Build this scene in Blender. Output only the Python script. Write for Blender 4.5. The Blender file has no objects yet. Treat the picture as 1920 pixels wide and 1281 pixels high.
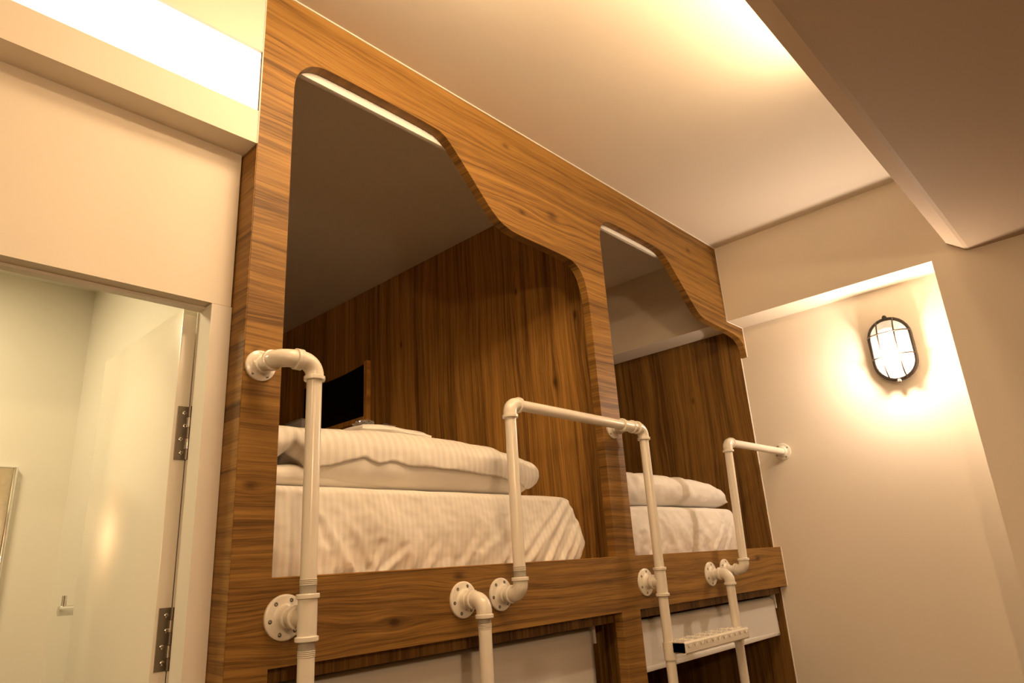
import bpy, bmesh, math, random
from mathutils import Vector, Matrix, noise

random.seed(7)
scn = bpy.context.scene
COL = scn.collection
PI = math.pi

# ------------------------------------------------------------------ camera
camd = bpy.data.cameras.new('camera')
cam = bpy.data.objects.new('camera', camd)
COL.objects.link(cam)
camd.sensor_width = 36.0
camd.lens = 1279.5 / 1920.0 * 36.0
camd.clip_start = 0.02
CR = ((0.6857007896554093, -0.7253381585056595, -0.060819264066305015),
      (-0.18680452033132333, -0.2561210793377248, 0.9484229351416292),
      (-0.7035044408173501, -0.638973042103106, -0.3111188731269287))
cam.matrix_world = Matrix(((CR[0][0], CR[1][0], CR[2][0], -0.53194),
                           (CR[0][1], CR[1][1], CR[2][1], -1.25),
                           (CR[0][2], CR[1][2], CR[2][2], 1.5),
                           (0, 0, 0, 1)))
scn.camera = cam

# ------------------------------------------------------------------ world, exposure
w = bpy.data.worlds.new('world')
scn.world = w
w.use_nodes = True
w.node_tree.nodes['Background'].inputs[0].default_value = (1.0, 0.72, 0.45, 1)
w.node_tree.nodes['Background'].inputs[1].default_value = 0.05
scn.view_settings.view_transform = 'Standard'
scn.view_settings.look = 'None'
scn.view_settings.gamma = 1.0
scn.view_settings.use_curve_mapping = False
scn.view_settings.exposure = 0.0

WARM = (1.0, 0.71, 0.42)
BATH = (1.0, 0.80, 0.48)
BULB = (1.0, 0.77, 0.58)
P_TUBE = 60.0        # emission of the unseen tube added on the soffit
P_BAND = 1.35        # luminous band in the bulkhead
P_BULB = 15.0       # bulkhead wall lamp, watts
P_BATH = 9.5       # bathroom ceiling lamp, watts


def lamp(name, kind, loc, power, color, **kw):
    l = bpy.data.lights.new(name, kind)
    l.energy = power
    l.color = color
    for k, v in kw.items():
        setattr(l, k, v)
    o = bpy.data.objects.new(name, l)
    COL.objects.link(o)
    o.location = loc
    return o


P_DRUM = 33.0       # drum lamp on the ceiling, just above the frame
P_DOWN = 15.0       # unseen fixture added in the soffit to brighten the left side
P_AISLE_FILL = 50.0     # unseen fill lamp added behind the camera to brighten the bunk side
aisle_fill = lamp('aisle_fill_glow', 'POINT', (-0.80, -2.57, 2.10), P_AISLE_FILL, WARM, shadow_soft_size=0.07)
down_area_far = lamp('soffit_fill_light', 'AREA', (-1.75, -1.25, 2.478), P_DOWN * 1.2, WARM, shape='DISK', size=0.16)
bath_area = lamp('bathroom_downlight', 'AREA', (-0.55, 0.60, 2.375), P_BATH, BATH, shape='DISK', size=0.25)

# ------------------------------------------------------------------ materials
def new_mat(name):
    m = bpy.data.materials.new(name)
    m.use_nodes = True
    nt = m.node_tree
    return m, nt, nt.nodes['Principled BSDF']


class NT:
    """tiny wrapper to wire nodes"""
    def __init__(s, nt): s.nt = nt
    def n(s, t, **kw):
        nd = s.nt.nodes.new(t)
        for k, v in kw.items(): setattr(nd, k, v)
        return nd
    def val(s, sock, v):
        if isinstance(v, bpy.types.NodeSocket): s.nt.links.new(v, sock)
        else: sock.default_value = v
    def m(s, op, a, b=0.0, c=0.0):
        nd = s.n('ShaderNodeMath', operation=op)
        s.val(nd.inputs[0], a); s.val(nd.inputs[1], b); s.val(nd.inputs[2], c)
        return nd.outputs[0]
    def vec(s, x, y, z=0.0):
        nd = s.n('ShaderNodeCombineXYZ')
        s.val(nd.inputs[0], x); s.val(nd.inputs[1], y); s.val(nd.inputs[2], z)
        return nd.outputs[0]
    def noise(s, v, scale=1.0, detail=3.0, rough=0.5, dist=0.0):
        nd = s.n('ShaderNodeTexNoise')
        s.val(nd.inputs['Vector'], v)
        nd.inputs['Scale'].default_value = scale
        nd.inputs['Detail'].default_value = detail
        nd.inputs['Roughness'].default_value = rough
        nd.inputs['Distortion'].default_value = dist
        return nd.outputs[0]
    def ramp(s, f, stops):
        nd = s.n('ShaderNodeValToRGB')
        s.val(nd.inputs[0], f)
        cr = nd.color_ramp
        while len(cr.elements) < len(stops): cr.elements.new(0.5)
        for e, (p, c) in zip(cr.elements, stops):
            e.position = p; e.color = (*c, 1)
        return nd.outputs[0]
    def mix(s, f, a, b, mode='MIX'):
        nd = s.n('ShaderNodeMix', data_type='RGBA', blend_type=mode)
        s.val(nd.inputs[0], f)
        for sk, v in ((nd.inputs[6], a), (nd.inputs[7], b)):
            if isinstance(v, bpy.types.NodeSocket): s.nt.links.new(v, sk)
            else: sk.default_value = (*v, 1)
        return nd.outputs[2]
    def bump(s, h, strength=0.2, dist=0.002):
        nd = s.n('ShaderNodeBump')
        nd.inputs['Strength'].default_value = strength
        nd.inputs['Distance'].default_value = dist
        s.val(nd.inputs['Height'], h)
        return nd.outputs[0]


def wood(name, along, across, knots=(), seed=0.0, gain=1.0, rough=0.50):
    """laminate: grain runs on the axis `along`; knots are (along, across, size)"""
    m, nt, bs = new_mat(name)
    N = NT(nt)
    tc = N.n('ShaderNodeTexCoord')
    sp = N.n('ShaderNodeSeparateXYZ')
    nt.links.new(tc.outputs['Object'], sp.inputs[0])
    u, v = sp.outputs['XYZ'.index(along)], sp.outputs['XYZ'.index(across)]
    us = N.m('ADD', u, seed)
    wob = N.noise(N.vec(N.m('MULTIPLY', us, 0.9), N.m('MULTIPLY', v, 3.0)), 1.0, 2.0)
    h = N.m('ADD', v, N.m('MULTIPLY', N.m('SUBTRACT', wob, 0.5), 0.085))
    wob2 = N.noise(N.vec(N.m('MULTIPLY', us, 4.0), N.m('MULTIPLY', v, 14.0), 3.3), 1.0, 2.0)
    h = N.m('ADD', h, N.m('MULTIPLY', N.m('SUBTRACT', wob2, 0.5), 0.009))
    dark = None
    for (ku, kv, ks) in knots:
        du = N.m('DIVIDE', N.m('SUBTRACT', u, ku), 0.11 * ks)
        dv = N.m('DIVIDE', N.m('SUBTRACT', v, kv), 0.034 * ks)
        r2 = N.m('ADD', N.m('MULTIPLY', du, du), N.m('MULTIPLY', dv, dv))
        g = N.m('POWER', 2.718, N.m('MULTIPLY', r2, -1.0))
        h = N.m('SUBTRACT', h, N.m('MULTIPLY', N.m('MULTIPLY', dv, g), 0.026 * ks))
        g2 = N.m('POWER', 2.718, N.m('MULTIPLY', N.m('ADD', N.m('MULTIPLY', N.m('MULTIPLY', du, du), 30.0), N.m('MULTIPLY', N.m('MULTIPLY', dv, dv), 9.0)), -1.0))
        dark = g2 if dark is None else N.m('ADD', dark, g2)
    broad = N.noise(N.vec(N.m('MULTIPLY', us, 0.55), N.m('MULTIPLY', h, 11.0), 1.7), 1.0, 2.0, 0.5)
    rings = N.noise(N.vec(N.m('MULTIPLY', us, 0.9), N.m('MULTIPLY', h, 42.0), 5.1), 1.0, 5.0, 0.62)
    strk = N.noise(N.vec(N.m('MULTIPLY', us, 3.2), N.m('MULTIPLY', h, 190.0), 2.9), 1.0, 3.0, 0.6)
    fine = N.noise(N.vec(N.m('MULTIPLY', us, 14.0), N.m('MULTIPLY', h, 620.0), 9.7), 1.0, 2.0, 0.5)
    cath = N.m('SINE', N.m('ADD', N.m('MULTIPLY', h, 230.0), N.m('MULTIPLY', broad, 26.0)))
    val = N.m('ADD', N.m('MULTIPLY', broad, 0.24), N.m('MULTIPLY', rings, 0.40))
    val = N.m('ADD', val, N.m('MULTIPLY', strk, 0.28))
    val = N.m('ADD', val, N.m('MULTIPLY', fine, 0.18))
    val = N.m('ADD', val, N.m('MULTIPLY', cath, 0.016))
    val = N.m('SUBTRACT', val, 0.05)
    if dark is not None:
        val = N.m('SUBTRACT', val, N.m('MULTIPLY', dark, 0.12))
    G = gain
    col = N.ramp(val, [(0.33, (0.085 * G, 0.036 * G, 0.008 * G)), (0.425, (0.22 * G, 0.105 * G, 0.025 * G)),
                       (0.52, (0.43 * G, 0.220 * G, 0.050 * G)), (0.65, (0.64 * G, 0.345 * G, 0.085 * G))])
    nt.links.new(col, bs.inputs['Base Color'])
    bs.inputs['Roughness'].default_value = rough
    bs.inputs['Specular IOR Level'].default_value = 0.22
    nt.links.new(N.bump(N.m('ADD', strk, fine), 0.10, 0.001), bs.inputs['Normal'])
    return m


def paint(name, col, rough=0.7, mott=0.03, bump=0.06, spec=0.3):
    m, nt, bs = new_mat(name)
    N = NT(nt)
    tc = N.n('ShaderNodeTexCoord')
    a = N.noise(tc.outputs['Object'], 1.6, 3.0)
    b = N.noise(tc.outputs['Object'], 55.0, 4.0)
    c2 = tuple(max(0, c * (1 - 2.2 * mott)) for c in col)
    nt.links.new(N.mix(a, col, c2), bs.inputs['Base Color'])
    bs.inputs['Roughness'].default_value = rough
    bs.inputs['Specular IOR Level'].default_value = spec
    nt.links.new(N.bump(b, bump, 0.002), bs.inputs['Normal'])
    return m


def metal(name, col, rough=0.3, metallic=1.0):
    m, nt, bs = new_mat(name)
    N = NT(nt)
    tc = N.n('ShaderNodeTexCoord')
    a = N.noise(tc.outputs['Object'], 90.0, 3.0)
    nt.links.new(N.mix(a, col, tuple(c * 0.8 for c in col)), bs.inputs['Base Color'])
    bs.inputs['Metallic'].default_value = metallic
    nt.links.new(N.m('ADD', N.m('MULTIPLY', a, 0.15), rough - 0.07), bs.inputs['Roughness'])
    return m


def cloth(name, col, axis='X', period=0.019, stripes=True, contrast=0.10):
    m, nt, bs = new_mat(name)
    N = NT(nt)
    tc = N.n('ShaderNodeTexCoord')
    sp = N.n('ShaderNodeSeparateXYZ')
    nt.links.new(tc.outputs['Object'], sp.inputs[0])
    wv = N.noise(tc.outputs['Object'], 900.0, 2.0)
    lo = N.noise(tc.outputs['Object'], 9.0, 4.0)
    base = N.mix(lo, col, tuple(c * 0.93 for c in col))
    if stripes:
        u = sp.outputs['XYZ'.index(axis)]
        wob = N.noise(tc.outputs['Object'], 5.0, 1.0)
        ph = N.m('ADD', N.m('MULTIPLY', u, 2 * PI / period), N.m('MULTIPLY', wob, 1.6))
        s = N.m('SMOOTH_MIN', N.m('MAXIMUM', N.m('ADD', N.m('MULTIPLY', N.m('SINE', ph), 1.6), 0.5), 0.0), 1.0, 0.2)
        base = N.mix(s, base, tuple(c * (1 - contrast) for c in col))
        nt.links.new(N.m('SUBTRACT', 0.75, N.m('MULTIPLY', s, 0.25)), bs.inputs['Roughness'])
    else:
        bs.inputs['Roughness'].default_value = 0.8
    nt.links.new(base, bs.inputs['Base Color'])
    bs.inputs['Sheen Weight'].default_value = 0.15
    bs.inputs['Specular IOR Level'].default_value = 0.25
    nt.links.new(N.bump(wv, 0.15, 0.001), bs.inputs['Normal'])
    return m


def emitter(name, col, strength):
    m, nt, bs = new_mat(name)
    bs.inputs['Base Color'].default_value = (0.9, 0.9, 0.9, 1)
    bs.inputs['Emission Color'].default_value = (*col, 1)
    bs.inputs['Emission Strength'].default_value = strength
    return m


FK = [(0.874, 2.776, 0.8), (1.082, 2.597, 1.2), (0.930, 2.556, 0.7), (2.028, 2.762, 0.8), (0.086, 1.673, 0.7),
      (0.203, 1.405, 1.0), (0.081, 1.942, 0.6), (2.215, 1.468, 0.8), (0.607, 1.484, 0.8), (1.794, 1.452, 0.7), (0.42, 1.40, 0.7)]
PK = [(2.116, 0.251, 0.9), (2.521, 0.409, 0.7), (2.495, 1.137, 0.7), (2.343, 0.132, 0.8), (1.9, 0.62, 0.8)]
M = {}
M['wood_front'] = wood('wood_laminate_horizontal', 'X', 'Z', FK, 0.0, 0.58)
M['wood_side'] = wood('wood_laminate_side', 'Y', 'Z', (), 4.0, 0.62)
M['wood_part'] = wood('wood_laminate_vertical', 'Z', 'Y', PK, 2.0, 0.98)
M['wood_end'] = wood('wood_laminate_end', 'Z', 'Y', [(2.2, .3, .8), (1.8, .8, .8)], 5.0, 0.50)
M['wood_valance'] = wood('wood_laminate_valance', 'Z', 'X', (), 6.0, 0.45)
M['wood_deck'] = wood('wood_laminate_deck', 'Y', 'X', (), 7.0, 0.55)
M['wood_pale'] = wood('pale_wood_edging', 'Z', 'Y', (), 1.0, 1.5)
M['wood_back'] = wood('wood_laminate_back', 'Z', 'X', (), 9.0, 0.55)
M['wall'] = paint('cream_wall_paint', (0.83, 0.75, 0.62))
M['ceil'] = paint('white_ceiling_paint', (0.82, 0.75, 0.64))
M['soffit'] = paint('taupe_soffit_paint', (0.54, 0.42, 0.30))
M['bathwall'] = paint('bathroom_wall_paint', (0.80, 0.77, 0.68), 0.45)
M['trim'] = paint('ivory_trim_paint', (0.80, 0.745, 0.65), 0.45, 0.02, 0.03)
M['door'] = paint('cream_door_lacquer', (0.80, 0.76, 0.66), 0.22, 0.02, 0.02, 0.5)
M['floor'] = wood('floor_boards', 'X', 'Y', (), 12.0, 0.25)
M['bead'] = paint('white_sealant', (0.86, 0.82, 0.74), 0.5)
M['pipe'] = paint('white_enamel_pipe', (0.82, 0.76, 0.65), 0.22, 0.05, 0.03, 0.55)
M['thread'] = paint('painted_pipe_thread', (0.66, 0.60, 0.50), 0.4)
M['screw'] = metal('steel_screw', (0.30, 0.28, 0.25), 0.35)
M['hinge'] = metal('brushed_steel_hinge', (0.26, 0.22, 0.17), 0.38)
M['chrome'] = metal('chrome', (0.85, 0.83, 0.80), 0.12)
M['mirror'] = metal('mirror_glass', (0.55, 0.50, 0.40), 0.10)
M['black'] = paint('black_screen', (0.006, 0.005, 0.005), 0.5, 0.0, 0.0, 0.1)
M['cage'] = paint('dark_bronze_cage', (0.035, 0.022, 0.014), 0.4, 0.05, 0.05, 0.5)
M['blind'] = paint('white_blind_fabric', (0.82, 0.79, 0.74), 0.8, 0.03, 0.10)
M['plastic'] = paint('white_plastic', (0.78, 0.75, 0.70), 0.4)
M['sheet'] = cloth('striped_sheet', (0.84, 0.79, 0.71), 'X', 0.0155, True, 0.10)
M['duvet'] = cloth('striped_duvet_cover', (0.85, 0.80, 0.72), 'X', 0.021, True, 0.13)
M['plain'] = cloth('plain_cotton', (0.85, 0.80, 0.72), 'X', 0.02, False)
M['satin'] = cloth('plain_white_sheet', (0.84, 0.80, 0.74), 'X', 0.016, True, 0.03)
M['towel'] = cloth('white_towel', (0.86, 0.82, 0.75), 'X', 0.02, False)
M['band'] = emitter('luminous_diffuser', (1.0, 0.88, 0.70), P_BAND)
M['tube'] = emitter('added_lit_tube', WARM, P_TUBE)
M['drum'] = emitter('lit_drum_shade', WARM, P_DRUM)
M['bulb'] = emitter('lit_bulb', BULB, 20.0)


def glass_mats():
    m, nt, bs = new_mat('frosted_lamp_glass')
    out = nt.nodes['Material Output']
    N = NT(nt)
    tr = N.n('ShaderNodeBsdfTranslucent'); tr.inputs[0].default_value = (0.34, 0.33, 0.31, 1)
    df = N.n('ShaderNodeBsdfDiffuse'); df.inputs[0].default_value = (0.62, 0.58, 0.54, 1)
    gl = N.n('ShaderNodeBsdfGlossy'); gl.inputs['Roughness'].default_value = 0.25
    m1 = N.n('ShaderNodeMixShader'); m1.inputs[0].default_value = 0.50
    nt.links.new(tr.outputs[0], m1.inputs[1]); nt.links.new(df.outputs[0], m1.inputs[2])
    m2 = N.n('ShaderNodeMixShader'); m2.inputs[0].default_value = 0.05
    nt.links.new(m1.outputs[0], m2.inputs[1]); nt.links.new(gl.outputs[0], m2.inputs[2])
    nt.links.new(m2.outputs[0], out.inputs['Surface'])
    M['frost'] = m
    m, nt, bs = new_mat('clear_plastic_film')
    out = nt.nodes['Material Output']
    N = NT(nt)
    tp = N.n('ShaderNodeBsdfTransparent'); tp.inputs[0].default_value = (0.95, 0.95, 0.95, 1)
    gl = N.n('ShaderNodeBsdfGlossy'); gl.inputs['Roughness'].default_value = 0.12
    m1 = N.n('ShaderNodeMixShader'); m1.inputs[0].default_value = 0.35
    nt.links.new(tp.outputs[0], m1.inputs[1]); nt.links.new(gl.outputs[0], m1.inputs[2])
    nt.links.new(m1.outputs[0], out.inputs['Surface'])
    M['film'] = m


glass_mats()

# ------------------------------------------------------------------ mesh helpers (all coordinates are world metres)
WO = {}


def build(name, bm, mat, parent=None, smooth=None, **tags):
    off = WO.get(parent.name, Vector((0, 0, 0))) if parent is not None else Vector((0, 0, 0))
    if off.length > 0:
        bmesh.ops.translate(bm, verts=bm.verts, vec=-off)
    bmesh.ops.recalc_face_normals(bm, faces=bm.faces)
    me = bpy.data.meshes.new(name)
    bm.to_mesh(me)
    bm.free()
    for mm in (mat if isinstance(mat, (list, tuple)) else [mat]):
        me.materials.append(mm)
    if smooth is not None:
        for p in me.polygons: p.use_smooth = True
        me.set_sharp_from_angle(angle=math.radians(smooth))
    o = bpy.data.objects.new(name, me)
    COL.objects.link(o)
    if parent is not None: o.parent = parent
    WO[o.name] = off
    for k, v in tags.items(): o[k] = v
    return o


def thing(name, loc, label, cat=None, group=None, kind=None):
    o = bpy.data.objects.new(name, None)
    o.empty_display_size = 0.1
    COL.objects.link(o)
    o.location = loc
    WO[o.name] = Vector(loc)
    o['label'] = label
    if cat: o['category'] = cat
    if group: o['group'] = group
    if kind: o['kind'] = kind
    return o


def B(): return bmesh.new()


def box(bm, x0, x1, y0, y1, z0, z1, bev=0.0):
    b2 = bmesh.new()
    bmesh.ops.create_cube(b2, size=1.0)
    for v in b2.verts:
        v.co = Vector((x0 + (v.co.x + .5) * (x1 - x0), y0 + (v.co.y + .5) * (y1 - y0), z0 + (v.co.z + .5) * (z1 - z0)))
    if bev > 0:
        bmesh.ops.bevel(b2, geom=b2.edges[:], offset=bev, segments=2, affect='EDGES', profile=0.5)
    merge(bm, b2)
    return bm


def merge(bm, b2):
    mp = {}
    for v in b2.verts: mp[v] = bm.verts.new(v.co)
    for f in b2.faces:
        try:
            nf = bm.faces.new([mp[v] for v in f.verts])
            nf.material_index = f.material_index
        except ValueError: pass
    b2.free()


def frame_for(d):
    d = Vector(d).normalized()
    a = Vector((0, 0, 1)) if abs(d.z) < 0.9 else Vector((1, 0, 0))
    e1 = d.cross(a).normalized()
    return e1, d.cross(e1).normalized()


def sweep(bm, pts, radii, seg=20, caps=True):
    """tube along pts with a radius per point, parallel transported frame"""
    pts = [Vector(p) for p in pts]
    n = len(pts)
    if not isinstance(radii, (list, tuple)): radii = [radii] * n
    tang = []
    for i in range(n):
        a, b = pts[max(i - 1, 0)], pts[min(i + 1, n - 1)]
        t = b - a
        tang.append(t.normalized() if t.length > 1e-9 else (tang[-1] if tang else Vector((0, 0, 1))))
    e1, _ = frame_for(tang[0])
    rings = []
    for i in range(n):
        t = tang[i]
        e1 = (e1 - t * e1.dot(t)).normalized()
        e2 = t.cross(e1)
        rings.append([bm.verts.new(pts[i] + (e1 * math.cos(2 * PI * k / seg) + e2 * math.sin(2 * PI * k / seg)) * radii[i]) for k in range(seg)])
    for i in range(n - 1):
        for k in range(seg):
            k2 = (k + 1) % seg
            bm.faces.new((rings[i][k], rings[i][k2], rings[i + 1][k2], rings[i + 1][k]))
    if caps:
        bm.faces.new(rings[0][::-1]); bm.faces.new(rings[-1])
    return bm


def lathe(bm, origin, axis, prof, seg=24):
    """prof: (distance along axis, radius) pairs"""
    o, d = Vector(origin), Vector(axis).normalized()
    e1, e2 = frame_for(d)
    rings = []
    for t, r in prof:
        if r < 1e-6: rings.append([bm.verts.new(o + d * t)])
        else: rings.append([bm.verts.new(o + d * t + (e1 * math.cos(2 * PI * k / seg) + e2 * math.sin(2 * PI * k / seg)) * r) for k in range(seg)])
    for a, b in zip(rings[:-1], rings[1:]):
        for k in range(seg):
            k2 = (k + 1) % seg
            if len(a) == 1 and len(b) == 1: continue
            if len(a) == 1: bm.faces.new((a[0], b[k2], b[k]))
            elif len(b) == 1: bm.faces.new((a[k], a[k2], b[0]))
            else: bm.faces.new((a[k], a[k2], b[k2], b[k]))
    for ring, rev in ((rings[0], True), (rings[-1], False)):
        if len(ring) > 1: bm.faces.new(ring[::-1] if rev else ring)
    return bm


def prism(bm, poly, axis, a, b):
    """poly: 2D points in the plane normal to axis; extruded from a to b"""
    def P(p, t):
        return {'x': (t, p[0], p[1]), 'y': (p[0], t, p[1]), 'z': (p[0], p[1], t)}[axis]
    lo = [bm.verts.new(P(p, a)) for p in poly]
    hi = [bm.verts.new(P(p, b)) for p in poly]
    n = len(poly)
    for i in range(n):
        j = (i + 1) % n
        bm.faces.new((lo[i], lo[j], hi[j], hi[i]))
    f1 = bm.faces.new(lo[::-1]); f2 = bm.faces.new(hi)
    bmesh.ops.triangulate(bm, faces=[f1, f2])
    return bm


def chaikin(pts, it=2):
    for _ in range(it):
        q = [pts[0]]
        for a, b in zip(pts[:-1], pts[1:]):
            q.append((a[0] * .75 + b[0] * .25, a[1] * .75 + b[1] * .25))
            q.append((a[0] * .25 + b[0] * .75, a[1] * .25 + b[1] * .75))
        q.append(pts[-1])
        pts = q
    return pts


def interp(tab, x):
    if x <= tab[0][0]: return tab[0][1]
    for (a, va), (b, vb) in zip(tab[:-1], tab[1:]):
        if x <= b:
            t = (x - a) / (b - a)
            t = t * t * (3 - 2 * t) * 0.5 + t * 0.5
            return va + (vb - va) * t
    return tab[-1][1]


# ------------------------------------------------------------------ key dimensions
ZC = 2.856          # ceiling
X0 = 0.056          # left edge of the bunk front
X1 = 2.3012         # end wall, outer plane
X2 = 2.455          # end wall, recessed plane
YR = -0.832         # right edge of the recess
ZL = 2.4907         # underside of the lintel over the recess
YW = 0.065          # front of the wall with the door
YB = 2.35           # back of the bunks
ZS = 2.49           # underside of the soffit
FL = -3.0           # left end of the room
FY = -2.7           # wall behind the camera

# ------------------------------------------------------------------ setting
build('floor', box(B(), FL - .1, 2.7, FY - .1, 2.6, -0.1, 0.0), M['floor'], kind='structure', label='brown wood floor of the narrow dormitory aisle')
build('ceiling', box(B(), FL - .1, 2.7, FY - .1, 2.6, ZC, ZC + 0.1), M['ceil'], kind='structure', label='plain cream ceiling above the bunk front')

bm = B()
prism(bm, [(YR, ZC), (2.55, ZC), (2.55, ZL), (YR, ZL)], 'x', X1, 2.65)            # beam over the recess
box(bm, X1, 2.65, FY, YR, 0.0, ZC)                                                  # pier right of the recess
box(bm, X2, 2.65, YR, 2.55, 0.0, ZL)                                                # recessed field
build('wall_right', bm, M['wall'], kind='structure', label='cream end wall with a tall recess that holds the lamp')

bm = B()
XJ = 0.013
box(bm, FL, -0.86, YW, 0.116, 0.0, 2.42)
box(bm, -0.86, 0.0535, YW, 0.116, 2.046, 2.42)
build('wall_back', bm, M['wall'], kind='structure', label='cream wall above and beside the open bathroom door')
build('wall_left', box(B(), FL - .1, FL, FY - .1, 2.6, 0, ZC), M['wall'], kind='structure', label='cream wall at the far left end of the aisle')
build('wall_front', box(B(), FL, X1, FY - .1, FY, 0, ZC), M['wood_back'], kind='structure', label='dark wood wall behind the viewer across the aisle')

# bathroom shell
build('wall_bathroom_back', box(B(), -1.5, 0.053, 1.03, 1.08, 0, 2.45), M['bathwall'], kind='structure', label='cream bathroom wall that the mirror hangs on')
build('wall_bathroom_right', box(B(), 0.05, 0.0545, 0.1172, 1.03, 0, 2.40), M['bathwall'], kind='structure', label='cream bathroom side wall behind the open door')
build('wall_bathroom_left', box(B(), -1.55, -1.5, 0.116, 1.08, 0, 2.45), M['bathwall'], kind='structure', label='cream bathroom wall on the far side')
build('ceiling_bathroom', box(B(), -1.5, 0.05, 0.116, 1.03, 2.39, 2.44), M['bathwall'], kind='structure', label='cream bathroom ceiling')

# soffit with its slanted lower edge
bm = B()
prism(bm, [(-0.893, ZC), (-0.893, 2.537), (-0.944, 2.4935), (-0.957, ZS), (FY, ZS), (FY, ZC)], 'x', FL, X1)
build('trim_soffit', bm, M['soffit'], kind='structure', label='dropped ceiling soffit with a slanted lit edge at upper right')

# bulkhead above the door wall: lower fascia, slot for the light, upper fascia
bm = B()
XB = 0.0555
box(bm, FL, XB, 0.0, YW + .05, 2.4115, 2.4955)
box(bm, FL, XB, 0.0, YW + .05, 2.6575, ZC)
box(bm, FL, XB, 0.09, YW + .05, 2.4955, 2.6575)
build('trim_bulkhead', bm, M['wall'], kind='structure', label='cream bulkhead ledge over the door wall')
t = thing('linear_light', (-1.3, 0.05, 2.4955), 'long glowing white light strip set into the bulkhead above the door', 'light')
build('diffuser', box(B(), FL, XB - .0004, 0.006, 0.012, 2.4975, 2.6555), M['band'], t)
build('housing', box(B(), FL, XB - .0004, 0.014, 0.085, 2.4975, 2.6555), M['plastic'], t)

# door frame
bm = B()
box(bm, 0.0173, 0.0498, 0.117, 0.1388, 0.0, 2.06)
box(bm, XJ, 0.0548, YW - .002, 0.117, 0.0, 2.0445)
box(bm, -0.90, -0.86, YW - .002, 0.117, 0.0, 2.0445)
box(bm, -0.86, XJ, YW + .03, 0.117, 2.040, 2.046)
build('trim_door_casing', bm, M['trim'], kind='structure', label='ivory jamb and casing round the bathroom doorway')

# door leaf swung into the bathroom
def screw_bm(o, axis, r=0.0036):
    bm = B()
    lathe(bm, o, axis, [(-0.002, r), (0.0006, r), (0.0011, r * .75), (0.0011, r * .42), (-0.0006, r * .2), (-0.0006, 0)], 10)
    return bm


door = thing('door_1', (0.0, 0.14, 0.0), 'cream bathroom door standing open into the bright bathroom', None, None, 'structure')
build('door_leaf', box(B(), -0.012, 0.017, 0.14, 0.615, 0.012, 2.052, 0.0015), M['door'], door, 30)
for zc in (1.7895, 1.411, 0.30):
    hg = build('hinge', box(B(), -0.0055, 0.0205, 0.1375, 0.1399, zc - .0535, zc + .0535, 0.0006), M['hinge'], door)
    build('hinge_plate', box(B(), 0.0162, 0.0175, 0.1172, 0.1315, zc - .0535, zc + .0535), M['hinge'], hg)
    for k in range(5):
        z0 = zc - .0535 + k * .0214
        build('knuckle', lathe(B(), (0.0168, 0.1352, z0 + .0005), (0, 0, 1), [(0, .0038), (.0204, .0038)], 14), M['hinge'] if k % 2 == 0 else M['chrome'], hg, 40)
    for k, (dx, dz) in enumerate(((.003, .040), (.006, .014), (.000, -.013), (.003, -.040))):
        build('screw', screw_bm((0.0045 + dx, 0.1375, zc + dz), (0, -1, 0), .0042), M['chrome'], hg, 30)

# ------------------------------------------------------------------ bunk unit
bunk = thing('bunk_unit', (1.25, 0.0, 0.0), 'built-in two-storey wooden bunk unit with two curved openings and oak-look front', 'bunk bed')

o1 = [(0.1385, 1.503), (0.1385, 2.603), (0.141, 2.628), (0.150, 2.654), (0.170, 2.680), (0.196, 2.696), (0.228, 2.703), (0.575, 2.703), (0.615, 2.692), (0.656, 2.653), (0.702, 2.607), (0.757, 2.548), (0.805, 2.501), (0.845, 2.479), (0.898, 2.468), (1.147, 2.466), (1.195, 2.452), (1.228, 2.415), (1.243, 2.354), (1.246, 2.26), (1.25, 1.503)]
o2 = [(1.352, 1.503), (1.352, 2.605), (1.358, 2.640), (1.376, 2.668), (1.405, 2.689), (1.443, 2.696), (1.758, 2.694), (1.811, 2.675), (1.859, 2.635), (1.936, 2.561), (2.015, 2.487), (2.055, 2.462), (2.100, 2.453), (2.277, 2.447), (2.362, 2.442), (2.415, 2.430), (2.446, 2.400), (2.4535, 2.348)]


def softened(o, keep_ends=True):
    a, b = o[0], o[-1]
    mid = chaikin(o[1:-1], 2)
    return [a] + mid + [b]


def front_panel():
    xl = 0.0575
    s2 = [o2[0]] + chaikin(o2[1:], 2)
    outer = [(xl, 0.0), (X2 - .001, 0.0), (X2 - .001, 0.33), (1.345, 0.33), (1.345, 1.349), (X2 - .001, 1.349), (X2 - .001, 1.503)]
    outer += s2 + [(X2 - .001, 2.348), (X2 - .001, ZL - .001), (X1 - .001, ZL - .001), (X1 - .001, ZC - .001), (xl, ZC - .001)]
    h1 = softened(o1)
    h2 = [(0.1385, 0.33), (1.25, 0.33), (1.25, 1.349), (0.1385, 1.349)]
    cu = bpy.data.curves.new('tmp', 'CURVE')
    cu.dimensions = '2D'
    cu.fill_mode = 'BOTH'
    cu.extrude = 0.0142
    cu.bevel_depth = 0.0008
    cu.bevel_resolution = 0
    cu.offset = -0.0008
    for poly in (outer, h1, h2):
        sp = cu.splines.new('POLY')
        sp.points.add(len(poly) - 1)
        for p, (a, b) in zip(sp.points, poly): p.co = (a, b, 0, 1)
        sp.use_cyclic_u = True
    ob = bpy.data.objects.new('tmp', cu)
    COL.objects.link(ob)
    bpy.context.view_layer.update()
    dg = bpy.context.evaluated_depsgraph_get()
    me = bpy.data.meshes.new_from_object(ob.evaluated_get(dg))
    bm = B()
    bm.from_mesh(me)
    bpy.data.objects.remove(ob)
    bpy.data.meshes.remove(me)
    bpy.data.curves.remove(cu)
    for v in bm.verts:
        a, b, c = v.co
        v.co = Vector((a, 0.015 - c, b))
    bmesh.ops.remove_doubles(bm, verts=bm.verts, dist=1e-5)
    return bm


def offset_mat(m, parent): return m


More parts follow.
